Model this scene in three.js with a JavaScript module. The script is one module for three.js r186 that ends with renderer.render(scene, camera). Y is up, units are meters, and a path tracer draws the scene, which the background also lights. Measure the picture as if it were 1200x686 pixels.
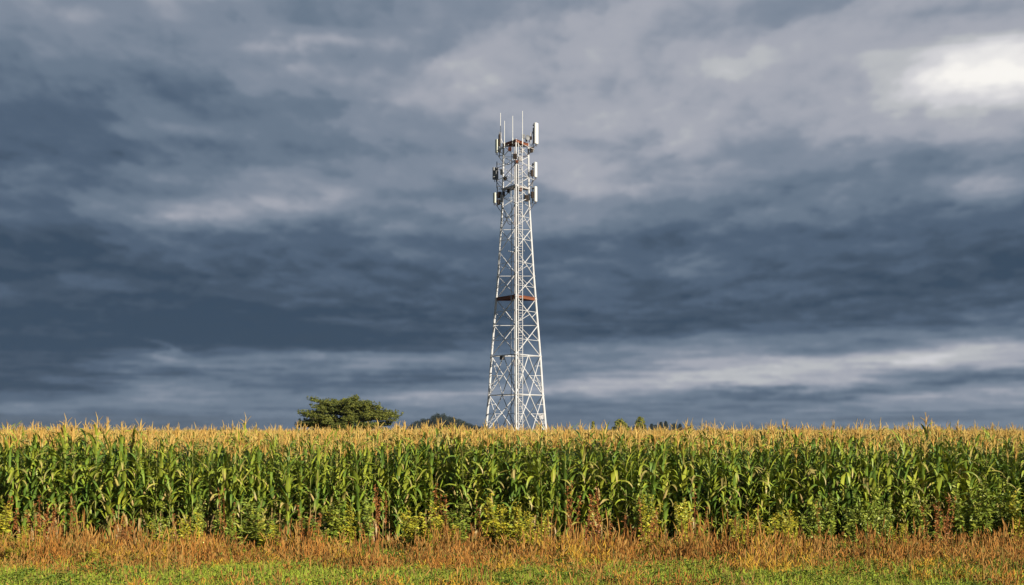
import * as THREE from 'three';
import { mergeGeometries } from 'three/addons/utils/BufferGeometryUtils.js';
import { RoundedBoxGeometry } from 'three/addons/geometries/RoundedBoxGeometry.js';

// ---------------------------------------------------------------- camera, sky, sun, exposure
const scene = new THREE.Scene();
const camera = new THREE.PerspectiveCamera(23.487, 1024 / 585, 0.5, 6000);
camera.position.set(0, 2.72, 0);
camera.rotation.set(THREE.MathUtils.degToRad(5.56), 0, 0);

const renderer = new THREE.WebGLRenderer({ antialias: true });
renderer.toneMapping = THREE.LinearToneMapping;
renderer.toneMappingExposure = 1.42;
renderer.shadowMap.enabled = true;

const sunAzimuth = THREE.MathUtils.degToRad(42), sunHeight = THREE.MathUtils.degToRad(21);
const sun = new THREE.DirectionalLight(new THREE.Color(1.0, 0.9, 0.74), 5.0);
const sunDir = new THREE.Vector3(Math.sin(sunAzimuth) * Math.cos(sunHeight), Math.sin(sunHeight), Math.cos(sunAzimuth) * Math.cos(sunHeight));
sun.position.copy(sunDir).multiplyScalar(300).add(new THREE.Vector3(0, 0, -90));
sun.target.position.set(0, 0, -90);
sun.castShadow = true;
Object.assign(sun.shadow.camera, { left: -140, right: 140, top: 90, bottom: -90, near: 1, far: 900 });
sun.shadow.mapSize.set(4096, 4096);
sun.name = 'sun';
scene.add(sun, sun.target);

function rng(seed) {
  let a = seed >>> 0;
  return () => { a = (a + 0x6D2B79F5) | 0; let t = Math.imul(a ^ (a >>> 15), 1 | a); t = (t + Math.imul(t ^ (t >>> 7), 61 | t)) ^ t; return ((t ^ (t >>> 14)) >>> 0) / 4294967296; };
}
// gradient noise on a 256 lattice, and its fractal sum
const PERM = new Uint8Array(512), GX = new Float32Array(256), GY = new Float32Array(256);
{
  const r = rng(77), p = [...Array(256).keys()];
  for (let i = 255; i > 0; i--) { const j = Math.floor(r() * (i + 1)); [p[i], p[j]] = [p[j], p[i]]; }
  for (let i = 0; i < 512; i++) PERM[i] = p[i & 255];
  for (let i = 0; i < 256; i++) { const a = r() * Math.PI * 2; GX[i] = Math.cos(a); GY[i] = Math.sin(a); }
}
function noise(x, y) {
  const xi = Math.floor(x), yi = Math.floor(y), fx = x - xi, fy = y - yi, X = xi & 255, Y = yi & 255;
  const u = fx * fx * fx * (fx * (fx * 6 - 15) + 10), v = fy * fy * fy * (fy * (fy * 6 - 15) + 10);
  const a = PERM[PERM[X] + Y], b = PERM[PERM[X + 1] + Y], c = PERM[PERM[X] + Y + 1], d = PERM[PERM[X + 1] + Y + 1];
  const n00 = GX[a] * fx + GY[a] * fy, n10 = GX[b] * (fx - 1) + GY[b] * fy, n01 = GX[c] * fx + GY[c] * (fy - 1), n11 = GX[d] * (fx - 1) + GY[d] * (fy - 1);
  const p = n00 + (n10 - n00) * u, q = n01 + (n11 - n01) * u;
  return (p + (q - p) * v) * 1.5;
}
function fbm(x, y, octaves, gain = 0.5) {
  let s = 0, a = 1;
  for (let i = 0; i < octaves; i++) { s += a * noise(x, y); x = x * 2.03 + 17.3; y = y * 2.03 - 9.1; a *= gain; }
  return s;
}
function curve(points, x) {
  if (x <= points[0][0]) return points[0][1];
  for (let i = 1; i < points.length; i++) if (x <= points[i][0]) {
    const [x0, y0] = points[i - 1], [x1, y1] = points[i]; let t = (x - x0) / (x1 - x0); t = t * t * (3 - 2 * t);
    return y0 + (y1 - y0) * t;
  }
  return points[points.length - 1][1];
}
const toLinear = (c) => (c <= 0.04045 ? c / 12.92 : ((c + 0.055) / 1.055) ** 2.4);

// A storm sky: a broken layer of cloud over all directions. Cloud banks are [azimuth, height, half width, half height (degrees), slope, brightness].
function makeSky() {
  const W = 4096, H = 2048, data = new Float32Array(W * H * 4);
  const banks = [
    [-14.28,16.97,2.08,0.63,0.00,0.022],
    [-8.79,15.56,2.60,0.45,-0.12,0.061],
    [-7.42,15.22,0.97,0.28,0.00,0.028],
    [-12.64,14.68,2.08,0.42,0.00,0.033],
    [-10.30,14.11,1.39,0.35,0.00,0.017],
    [-3.47,15.29,2.08,1.04,0.00,0.033],
    [-4.16,13.60,2.08,0.28,-0.10,0.033],
    [-2.43,13.26,1.39,0.31,0.00,0.017],
    [-14.93,11.89,3.13,0.49,0.00,-0.028],
    [-10.98,12.06,1.22,0.28,0.30,0.039],
    [-13.13,11.72,1.39,0.24,0.00,0.028],
    [-13.95,12.92,1.74,0.42,0.00,-0.017],
    [-10.64,8.61,2.43,0.49,0.10,0.083],
    [-9.29,8.89,1.39,0.35,0.00,0.044],
    [-12.31,8.37,1.74,0.31,0.00,0.039],
    [-1.39,10.34,3.13,0.49,0.00,0.033],
    [-3.47,8.96,3.13,0.35,0.00,0.011],
    [-5.19,11.55,2.78,0.49,0.00,-0.017],
    [8.95,14.95,2.60,0.69,0.00,0.000],
    [7.94,14.45,1.39,0.35,0.00,0.000],
    [3.99,14.95,1.74,0.38,-0.15,0.000],
    [5.54,14.55,2.08,0.35,0.00,0.000],
    [3.12,15.22,1.39,0.42,0.00,0.000],
    [3.12,12.57,1.74,0.28,0.00,0.022],
    [9.29,13.33,2.08,0.21,0.00,-0.000],
    [13.63,14.79,2.08,0.42,0.00,-0.000],
    [3.12,11.03,2.08,0.28,0.10,0.033],
    [3.47,9.82,1.74,0.42,0.00,0.039],
    [2.43,8.79,2.08,0.42,0.00,0.017],
    [1.74,11.89,2.08,0.69,0.00,0.017],
    [19.37,10.00,1.74,0.56,0.00,0.044],
    [18.12,9.75,1.74,0.24,0.00,0.033],
    [-18.75,5.49,2.08,0.28,0.10,0.011],
    [-18.12,4.28,2.08,0.21,0.10,0.022],
    [-17.49,3.75,2.43,0.21,0.00,0.011],
    [5.54,6.01,3.13,0.28,0.00,0.028],
    [-13.95,3.17,0.76,0.12,-0.20,0.117],
    [-6.91,2.78,3.13,0.28,0.00,0.072],
    [-3.47,2.89,2.78,0.28,0.06,0.063],
    [-15.26,2.47,2.08,0.21,0.20,0.054],
    [-18.12,2.54,2.08,0.35,0.00,-0.036],
    [-18.75,1.68,2.43,0.35,0.00,-0.054],
    [-16.54,1.16,2.78,0.21,0.00,0.045],
    [-19.21,0.78,1.04,0.17,0.00,0.090],
    [-2.78,1.40,2.08,0.21,0.10,0.099],
    [-4.16,1.09,3.13,0.21,0.00,0.045],
    [10.30,3.30,2.43,0.24,0.00,0.000],
    [8.62,2.89,2.78,0.31,0.00,0.090],
    [10.30,3.10,2.08,0.14,0.00,-0.036],
    [15.58,2.75,2.08,0.24,0.05,0.090],
    [18.12,3.06,2.78,0.24,0.10,0.090],
    [19.06,2.71,1.74,0.35,0.00,0.054],
    [8.28,2.09,2.43,0.31,0.08,0.126],
    [12.31,1.78,2.08,0.21,0.00,0.117],
    [18.43,1.92,3.13,0.28,-0.05,-0.090],
    [15.58,1.88,1.39,0.21,0.00,-0.027],
    [3.47,1.68,1.74,0.21,0.08,0.090],
    [1.39,1.64,1.39,0.17,0.00,0.063],
    [19.37,1.50,1.39,0.14,0.00,0.090],
    [8.95,1.43,2.08,0.17,0.00,-0.063],
    [11.64,1.30,2.08,0.14,0.00,-0.036],
  ];
  const r = rng(5);
  for (let i = 0; i < 420; i++) {          // the same kind of cloud banks all round
    const az = 24 + r() * 312, el = 0.8 + r() ** 1.6 * 30, k = 0.4 + el / 12;
    banks.push([az > 180 ? az - 360 : az, el, (2 + r() * 5) * (0.8 + el / 40), (0.18 + r() * 0.5) * k, (r() - 0.5) * 0.2, (r() < 0.5 ? -1 : 1) * (0.03 + r() * 0.07)]);
  }
  const bandOf = Array.from({ length: 92 }, () => []);
  for (const b of banks) for (let e = Math.max(0, Math.floor(b[1] - 3.2 * (b[3] + Math.abs(b[4]) * b[2]) - 1)); e <= Math.min(91, b[1] + 3.2 * (b[3] + Math.abs(b[4]) * b[2]) + 1); e++) bandOf[e].push(b);
  // brightness of the layer by height at some azimuths ahead; elsewhere it keeps one level with height
  const columns = [
    [-18.28, [[0.26, 0.337], [0.81, 0.416], [1.85, 0.337], [2.54, 0.376], [3.58, 0.275], [4.28, 0.290], [5.32, 0.337], [6.71, 0.302], [7.40, 0.345], [8.79, 0.412], [10.86, 0.384], [12.23, 0.431], [13.60, 0.439], [14.95, 0.490], [16.30, 0.569], [17.30, 0.588]]],
    [-13.46, [[0.40, 0.353], [0.99, 0.471], [1.43, 0.553], [2.20, 0.408], [2.71, 0.451], [3.30, 0.298], [3.93, 0.263], [5.32, 0.302], [6.71, 0.361], [7.57, 0.412], [8.44, 0.549], [9.48, 0.486], [11.20, 0.427], [11.72, 0.486], [13.26, 0.467], [15.29, 0.490], [16.30, 0.529], [17.30, 0.588]]],
    [-8.45, [[0.30, 0.392], [0.81, 0.447], [1.85, 0.404], [3.03, 0.424], [3.41, 0.267], [4.10, 0.275], [6.01, 0.376], [7.75, 0.380], [8.61, 0.510], [8.96, 0.549], [10.51, 0.525], [12.92, 0.486], [14.62, 0.541], [15.46, 0.627], [16.30, 0.518], [17.30, 0.541]]],
    [-3.30, [[0.26, 0.392], [0.81, 0.431], [1.37, 0.516], [2.02, 0.392], [2.82, 0.424], [3.30, 0.314], [4.28, 0.333], [6.01, 0.361], [7.40, 0.412], [9.13, 0.510], [10.51, 0.569], [13.09, 0.549], [13.60, 0.608], [15.63, 0.573], [17.30, 0.557]]],
    [0.17, [[0.26, 0.392], [0.81, 0.439], [1.68, 0.479], [3.06, 0.439], [3.93, 0.314], [5.66, 0.353], [7.40, 0.408], [9.13, 0.510], [10.51, 0.588], [12.92, 0.627], [15.29, 0.627], [17.30, 0.608]]],
    [3.64, [[0.40, 0.439], [1.16, 0.472], [1.68, 0.553], [3.23, 0.472], [4.00, 0.322], [4.62, 0.361], [6.64, 0.416], [7.40, 0.392], [8.79, 0.533], [10.00, 0.615], [10.86, 0.596], [12.40, 0.641], [13.60, 0.618], [14.95, 0.682], [15.97, 0.620], [17.30, 0.596]]],
    [8.79, [[0.40, 0.416], [1.33, 0.457], [2.02, 0.627], [2.71, 0.582], [3.41, 0.494], [4.21, 0.333], [5.32, 0.357], [7.05, 0.392], [9.13, 0.486], [10.86, 0.588], [12.23, 0.633], [13.94, 0.648], [14.79, 0.685], [16.47, 0.612], [17.30, 0.620]]],
    [11.31, [[0.33, 0.416], [0.88, 0.479], [1.40, 0.471], [1.92, 0.590], [2.54, 0.634], [3.17, 0.472], [3.58, 0.494], [4.07, 0.361], [4.76, 0.353], [7.05, 0.384], [8.96, 0.471], [11.20, 0.588], [12.23, 0.656], [13.60, 0.663], [14.45, 0.648], [15.29, 0.641], [16.47, 0.588], [17.30, 0.588]]],
    [13.79, [[0.26, 0.424], [0.64, 0.457], [1.16, 0.590], [1.50, 0.450], [1.85, 0.608], [2.54, 0.664], [3.23, 0.431], [3.72, 0.464], [4.28, 0.337], [7.05, 0.376], [8.79, 0.451], [11.20, 0.573], [12.23, 0.663], [13.53, 0.715], [14.28, 0.678], [15.29, 0.615], [16.47, 0.588], [17.30, 0.588]]],
    [17.96, [[0.47, 0.447], [1.23, 0.597], [1.92, 0.472], [2.71, 0.619], [3.58, 0.479], [4.10, 0.408], [4.62, 0.373], [6.36, 0.322], [8.09, 0.392], [10.00, 0.510], [11.89, 0.667], [12.85, 0.831], [13.53, 0.965], [14.48, 0.925], [15.29, 0.706], [16.30, 0.608], [17.30, 0.627]]],
  ];
  const level = [[0, .335], [0.5, .355], [1.1, .43], [2, .445], [2.7, .41], [3.25, .32], [3.9, .285], [5.5, .315], [7, .365], [8.6, .375], [12, .375], [15, .39], [18, .395], [30, .41], [60, .45], [90, .45]];
  const ramp = [[40, 26, 40, 56], [65, 46, 65, 85], [73, 52, 72, 94], [85, 66, 84, 105], [98, 78, 97, 120], [122, 104, 121, 141], [139, 124, 137, 155], [171, 164, 168, 180], [187, 183, 186, 191], [206, 206, 206, 211], [232, 234, 232, 231], [245, 249, 246, 241], [275, 255, 253, 250]].map((p) => [p[0] / 255, ...p.slice(1)]);
  const chans = [1, 2, 3].map((k) => ramp.map((p) => [p[0], p[k] / 255]));
  const lut = new Float32Array(1200 * 3);
  for (let i = 0; i < 1200; i++) { const c = chans.map((a) => curve(a, i / 1000)), g = (c[0] + c[1] + c[2]) / 3; for (let k = 0; k < 3; k++) lut[i * 3 + k] = toLinear(c[k] + (g - c[k]) * 0.1); }
  const deg = Math.PI / 180;
  for (let row = 0; row < H; row++) {
    const el = (row + 0.5) / H * 180 - 90;              // the first row is straight down
    const fine = el < 24 ? 1 : 2;
    for (let col = 0; col < W; col++) {
      const o = (row * W + col) * 4;
      if (el < -0.6) { data[o] = 0.075; data[o + 1] = 0.085; data[o + 2] = 0.07; data[o + 3] = 1; continue; }
      if (el > 50 && (row % 2 || col % 2)) { const q = ((row - row % 2) * W + col - col % 2) * 4; data[o] = data[q]; data[o + 1] = data[q + 1]; data[o + 2] = data[q + 2]; data[o + 3] = 1; if (row % 2 || col % 2) continue; }
      const e = Math.max(el, 0);
      let az = ((col + 0.5) / W * 360 - 180) + 90;      // 0 looks along -z, positive to the right
      if (az > 180) az -= 360;
      const rr = 1 / (Math.sin(e * deg) + 0.1), X = rr * Math.sin(az * deg), Y = rr * Math.cos(az * deg) * 0.6;
      const wx = fbm(X * 1.6 + 3.7, Y * 1.6, 3, 0.45), wy = fbm(X * 1.6 - 8.2, Y * 1.6 + 5.5, 3, 0.45);
      const lump = fbm(X * 3.4, Y * 3.4, 8 - fine, 0.54);
      // soft bellies under the layer with paler shoulders, and ragged paler patches
      const hx = X * 4.4 + 90 + lump * 0.12, hy = Y * 4.4 + lump * 0.12, relief = fbm(hx, hy - 0.15, 6, 0.55) - fbm(hx, hy + 0.15, 6, 0.55);
      const patchy = THREE.MathUtils.smoothstep(fbm(X * 3.9 + 7 + relief * 0.15, Y * 3.9 - 5, 6, 0.52), -0.1, 0.5) - 0.4;
      const big = fbm(X * 0.8 + 31 + wx * 0.2, Y * 0.8 - 12 + wy * 0.2, 3);
      const streak = fbm(az * 0.1 + 4 + wx * 0.15, e * 2.6 + wy * 0.3, 4, 0.5);
      const low = Math.max(0, 1 - e / 5.5);
      // banks, with ragged edges
      const scale = 0.35 + Math.min(e, 14) / 14;
      const a2 = az + (wx * 1.0 + lump * 1.0) * (0.9 + 0.4 * low), e2 = e + (wy * 0.3 + lump * 0.45) * scale;
      const eL = e + (wy * 0.16 + streak * 0.16 + lump * 0.3) * scale * 0.7, aL = az + (wx * 0.45 + lump * 0.9) * (1 + low);
      let L = curve(level, eL);
      if (aL > -30 && aL < 30) {
        let k = 0; while (k < columns.length - 2 && aL > columns[k + 1][0]) k++;
        const [a0, c0] = columns[k], [a1, c1] = columns[k + 1], t = Math.min(1, Math.max(0, (aL - a0) / (a1 - a0)));
        const ahead = curve(c0, eL) * (1 - t) + curve(c1, eL) * t;
        L += (ahead - L) * THREE.MathUtils.smoothstep(30 - Math.abs(aL), 0, 10) * THREE.MathUtils.smoothstep(30 - eL, 0, 10);
      }
      const near = bandOf[Math.min(91, Math.max(0, Math.floor(e2)))];
      for (let i = 0; i < near.length; i++) {
        const b = near[i]; let da = a2 - b[0]; if (da > 180) da -= 360; else if (da < -180) da += 360;
        const p = da / b[2]; if (p > 3.2 || p < -3.2) continue;
        const q = (e2 - b[1] - b[4] * da) / b[3], s = p * p + q * q; if (s < 10) L += b[5] * Math.exp(-0.5 * s);
      }
      L += (lump * 0.03 + big * 0.01 + patchy * 0.036 + relief * 0.048) * (1 - 0.6 * low) * (0.7 + 0.6 * L) + (streak * 0.03 + 0.055 * fbm(az * 0.16 + 60 + wx * 0.25, e * 6.5 + wy * 0.5 + lump * 0.25, 4, 0.55)) * Math.min(1, low * 1.6);
      L = Math.min(1.15, Math.max(0.15, L));
      const n = Math.floor(L * 1000) * 3;
      data[o] = lut[n]; data[o + 1] = lut[n + 1]; data[o + 2] = lut[n + 2]; data[o + 3] = 1;
    }
  }
  const t = new THREE.DataTexture(data, W, H, THREE.RGBAFormat, THREE.FloatType);
  t.mapping = THREE.EquirectangularReflectionMapping;
  t.magFilter = t.minFilter = THREE.LinearFilter;
  t.needsUpdate = true;
  return t;
}
scene.background = makeSky();
scene.environment = scene.background;
scene.backgroundIntensity = scene.environmentIntensity = 0.705;

// ---------------------------------------------------------------- helpers
const taken = new Map();
function numbered(name) {
  const n = taken.get(name) ?? 0; taken.set(name, n + 1);
  return n ? name + '_' + String(n).padStart(3, '0') : name;
}
function tag(o, label, category, group, kind) {
  o.userData = { label, category };
  if (group) o.userData.group = group;
  if (kind) o.userData.kind = kind;
  return o;
}
function thing(name, label, category, [x, y, z] = [0, 0, 0], turn = 0, group, kind) {
  const o = new THREE.Group(); o.name = numbered(name); o.position.set(x, y, z); o.rotation.y = turn;
  scene.add(o);
  return tag(o, label, category, group, kind);
}
function part(name, geometry, material, parent) {
  const m = new THREE.Mesh(geometry, material); m.name = name; m.castShadow = m.receiveShadow = true;
  (parent ?? scene).add(m);
  return m;
}
// triangles with vertex colours
class Mesher {
  constructor() { this.p = []; this.c = []; this.i = []; }
  v(x, y, z, col) { this.p.push(x, y, z); this.c.push(col[0], col[1], col[2]); return this.p.length / 3 - 1; }
  tri(a, b, c) { this.i.push(a, b, c); }
  quad(a, b, c, d) { this.i.push(a, b, c, a, c, d); }
  build() {
    const g = new THREE.BufferGeometry();
    g.setAttribute('position', new THREE.Float32BufferAttribute(this.p, 3));
    g.setAttribute('color', new THREE.Float32BufferAttribute(this.c, 3));
    g.setIndex(this.i); g.computeVertexNormals();
    return g;
  }
  // tapered tube through points [[x,y,z,r,color]...]
  tube(points, sides = 5) {
    const rings = [], d = new THREE.Vector3(), u = new THREE.Vector3(), w = new THREE.Vector3();
    points.forEach((p, k) => {
      const a = points[Math.max(0, k - 1)], b = points[Math.min(points.length - 1, k + 1)];
      d.set(b[0] - a[0], b[1] - a[1], b[2] - a[2]).normalize();
      u.set(Math.abs(d.y) > 0.9 ? 1 : 0, Math.abs(d.y) > 0.9 ? 0 : 1, 0).cross(d).normalize(); w.copy(d).cross(u);
      const ring = [];
      for (let s = 0; s < sides; s++) {
        const t = s / sides * Math.PI * 2, c = Math.cos(t) * p[3], q = Math.sin(t) * p[3];
        ring.push(this.v(p[0] + u.x * c + w.x * q, p[1] + u.y * c + w.y * q, p[2] + u.z * c + w.z * q, p[4]));
      }
      rings.push(ring);
    });
    for (let k = 1; k < rings.length; k++) for (let s = 0; s < sides; s++) { const n = (s + 1) % sides; this.quad(rings[k - 1][s], rings[k - 1][n], rings[k][n], rings[k][s]); }
    return this;
  }
}
const mix = (a, b, t) => [a[0] + (b[0] - a[0]) * t, a[1] + (b[1] - a[1]) * t, a[2] + (b[2] - a[2]) * t];
const mul = (a, k) => [a[0] * k, a[1] * k, a[2] * k];
// a square colour texture from a function of (x, y) in 0..1 that returns linear colour
function colourTexture(size, fn, repeatX = 1, repeatY = 1) {
  const d = new Uint8Array(size * size * 4), srgb = (c) => Math.round(255 * Math.min(1, Math.max(0, c <= 0.0031308 ? c * 12.92 : 1.055 * c ** (1 / 2.4) - 0.055)));
  for (let y = 0; y < size; y++) for (let x = 0; x < size; x++) {
    const c = fn(x / size, y / size), o = (y * size + x) * 4;
    d[o] = srgb(c[0]); d[o + 1] = srgb(c[1]); d[o + 2] = srgb(c[2]); d[o + 3] = 255;
  }
  const t = new THREE.DataTexture(d, size, size);
  t.colorSpace = THREE.SRGBColorSpace; t.wrapS = t.wrapT = THREE.RepeatWrapping; t.magFilter = THREE.LinearFilter;
  t.repeat.set(repeatX, repeatY); t.needsUpdate = true;
  return t;
}

// ---------------------------------------------------------------- ground
{
  const tex = colourTexture(1024, (x, y) => {
    const n = fbm(x * 9, y * 9, 5), m = fbm(x * 60 + 5, y * 60, 3), k = Math.min(1, Math.max(0, 0.5 + n * 0.6 + m * 0.4));
    return mix(mix([0.10, 0.062, 0.03], [0.055, 0.075, 0.02], k), [0.14, 0.1, 0.05], Math.max(0, m * 0.6));
  }, 600, 600);
  const g = new THREE.PlaneGeometry(6000, 6000); g.rotateX(-Math.PI / 2);
  const m = part('ground', g, new THREE.MeshStandardMaterial({ map: tex, roughness: 1 }));
  m.position.set(0, 0, -1500);
  tag(m, 'flat earth and pasture stretching to the horizon', 'ground', null, 'structure');
  const soil = colourTexture(512, (x, y) => { const n = fbm(x * 14, y * 14, 5); return mix([0.075, 0.05, 0.032], [0.13, 0.095, 0.06], Math.min(1, Math.max(0, 0.5 + n))); }, 40, 20);
  const s = new THREE.PlaneGeometry(200, 120, 1, 1); s.rotateX(-Math.PI / 2);
  const f = part('field_soil', s, new THREE.MeshStandardMaterial({ map: soil, roughness: 1 }));
  f.position.set(0, 0.004, -32.9 - 60);
  tag(f, 'bare brown soil under the rows of corn', 'soil', null, 'structure');
}

// ---------------------------------------------------------------- corn
const leafMat = new THREE.MeshPhysicalMaterial({ vertexColors: true, roughness: 0.5, side: THREE.DoubleSide });
const dryMat = new THREE.MeshStandardMaterial({ vertexColors: true, roughness: 0.9, side: THREE.DoubleSide });
const GREEN = [0.14, 0.24, 0.013], DEEP = [0.065, 0.15, 0.012], LIME = [0.36, 0.39, 0.024], STRAW = [0.42, 0.3, 0.12], RUSSET = [0.27, 0.13, 0.045];

// One blade: leaves the stalk at height y towards angle turn, rises, arches over and hangs.
function cornLeaf(r, y, turn, length, width, rise, fall, col, tip, kink) {
  const m = new Mesher(), N = 9, ca = Math.cos(turn), sa = Math.sin(turn);
  let px = 0.008, py = y; const side0 = (r() - 0.5) * 0.5, wave = r() * 6, twist = (r() - 0.5) * 2.2;
  const mid = mix(col, [0.3, 0.34, 0.14], 0.28);
  let prev = null, yaw = 0;
  for (let k = 0; k <= N; k++) {
    const t = k / N, ang = rise + (fall - rise) * (kink ? 1 / (1 + Math.exp(-(t - kink) * 14)) : t ** 1.35);
    if (k) { px += Math.cos(ang) * length / N; py += Math.sin(ang) * length / N; }
    yaw += side0 / N * 0.8;
    const w = width * Math.min(1, 0.5 + t * 3.2) * Math.pow(1 - t, 0.62) * 0.5 + 0.002, tw = twist * t * t + Math.sin(wave + t * 9) * 0.18;
    const cy = Math.cos(yaw), sy = Math.sin(yaw), lx = px * cy, lz = px * sy;
    const X = lx * ca - lz * sa, Z = lx * sa + lz * ca;
    // across the blade, rolled by tw about its own direction
    const ty = Math.sin(ang);
    const ax = -Math.sin(turn + yaw), az = Math.cos(turn + yaw);
    const c = Math.cos(tw) * w, s = Math.sin(tw) * w, fold = 0.3 * w;
    const N3 = [-az * ty, Math.cos(ang), ax * ty];
    const rip = 1 + 0.18 * Math.sin(wave * 2 + t * 17);
    const cc = mix(col, tip, Math.max(0, (t - 0.62) / 0.38)), mc = mix(mid, tip, Math.max(0, (t - 0.62) / 0.38));
    const a = m.v(X + ax * c * rip + N3[0] * (s + fold), py + N3[1] * (s + fold), Z + az * c * rip + N3[2] * (s + fold), cc);
    const b = m.v(X, py, Z, mc);
    const d = m.v(X - ax * c + N3[0] * (fold - s), py + N3[1] * (fold - s), Z - az * c + N3[2] * (fold - s), cc);
    if (prev) { m.quad(prev[0], prev[1], b, a); m.quad(prev[1], prev[2], d, b); }
    prev = [a, b, d];
  }
  return m.build();
}
function cornTassel(r, y) {
  const m = new Mesher(), tone = mix([0.53, 0.29, 0.06], [0.6, 0.43, 0.12], r()), deep = mix(tone, RUSSET, 0.35);
  const n = 5 + Math.floor(r() * 5), top = 0.34 + r() * 0.12;
  m.tube([[0, y - 0.05, 0, 0.006, tone], [0, y + 0.12, 0, 0.011, tone], [(r() - .5) * .04, y + top * 0.7, (r() - .5) * .04, 0.01, tone], [(r() - .5) * .08, y + top, (r() - .5) * .08, 0.003, tone]], 4);
  for (let k = 0; k < n; k++) {
    const a = k * 2.4 + r(), out = 0.1 + r() * 0.5, len = 0.15 + r() * 0.13, y0 = y + 0.02 + k / n * 0.15, hx = Math.cos(a), hz = Math.sin(a), c = r() < 0.3 ? deep : tone, droop = r() * 0.07;
    m.tube([[0, y0, 0, 0.005, c], [hx * len * out * 0.5, y0 + len * 0.5, hz * len * out * 0.5, 0.0085, c], [hx * len * out * 1.15, y0 + len * (1 - 0.2 * out) - droop, hz * len * out * 1.15, 0.004, c]], 3);
  }
  return m.build();
}
function cornEar(r, y, turn, ripe) {
  const m = new Mesher(), c = ripe ? mix(STRAW, LIME, r() * 0.6) : mix(GREEN, LIME, r()), L = 0.24 + r() * 0.05, out = 0.35 + r() * 0.3, hx = Math.cos(turn), hz = Math.sin(turn), pts = [];
  for (const [t, w] of [[0, 0.012], [0.15, 0.026], [0.5, 0.031], [0.8, 0.022], [1, 0.006]]) pts.push([hx * (0.02 + out * L * t), y + L * t, hz * (0.02 + out * L * t), w, t < 1 ? c : RUSSET]);
  m.tube(pts, 6);
  return m.build();
}
// Pieces of one plant: stalk, leaves, ear, tassel. Kinds: 0 green, 1 yellowing, 2 dry at the foot.
function cornPieces(seed, kind, edge) {
  const r = rng(seed), H = 2.26 + (r() - 0.5) * 0.22, pieces = [], plane = r() * Math.PI, stemCol = mix([0.13, 0.18, 0.035], [0.27, 0.26, 0.07], r());
  const st = new Mesher(), low = mix(RUSSET, STRAW, 0.5), bend = (r() - .5) * 0.12, pts = [];
  for (let k = 0; k <= 7; k++) { const t = k / 7; pts.push([bend * t * t, H * t, (r() - .5) * 0.012, 0.014 * (1 - 0.6 * t), t < 0.3 && kind === 2 ? low : stemCol]); }
  pieces.push(['stalk', st.tube(pts, 5).build(), dryMat]);
  const n = 20;
  for (let k = 0; k < n; k++) {
    const t = 0.06 + 0.92 * k / (n - 1), y = H * t, turn = plane + (k % 2) * Math.PI + (r() - 0.5) * 1.1;
    const top = t > 0.72, foot = t < 0.33;
    let col = mix(DEEP, GREEN, r() * 1.1), tip = r() < 0.3 ? STRAW : mix(col, LIME, 0.4);
    if (r() < 0.5) col = mix(GREEN, LIME, 0.3 + r() * 0.7);
    if (kind === 1 && r() < 0.5) col = mix(col, LIME, 0.7 + r() * 0.3);
    if (r() < 0.06) { col = mix(LIME, STRAW, 0.3 + r() * 0.5); tip = STRAW; }
    let length = (t > 0.9 ? 0.3 + r() * 0.2 : top ? 0.5 + r() * 0.25 : 0.66 + r() * 0.3), rise = top ? 1.25 + r() * 0.2 : 1.12 + r() * 0.3, fall = top ? 0.75 - r() * 1.7 : -0.5 - r() * 1.1, kink = r() < 0.22 ? 0.45 + r() * 0.3 : 0;
    let width = top ? 0.056 + r() * 0.03 : 0.086 + r() * 0.045;
    if (foot) {
      length *= 0.8;
      if (kind === 2 ? r() < 0.8 : r() < 0.1) { col = mix(RUSSET, STRAW, r()); tip = RUSSET; rise = 0.4 + r() * 0.4; fall = -1.5; kink = 0.2 + r() * 0.15; width *= 0.55; }
    }
    pieces.push(['leaf', cornLeaf(r, y, turn, length, width, rise, fall, col, tip, kink).translate(bend * t * t, 0, 0), col === tip ? dryMat : leafMat]);
  }
  if (r() < 0.6) pieces.push(['ear', cornEar(r, 0.95 + r() * 0.3, r() * 6.28, kind > 1 || r() < 0.25).translate(bend * 0.2, 0, 0), dryMat]);
  pieces.push(['tassel', cornTassel(r, H).translate(bend, 0, 0), dryMat]);
  return pieces;
}
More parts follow.
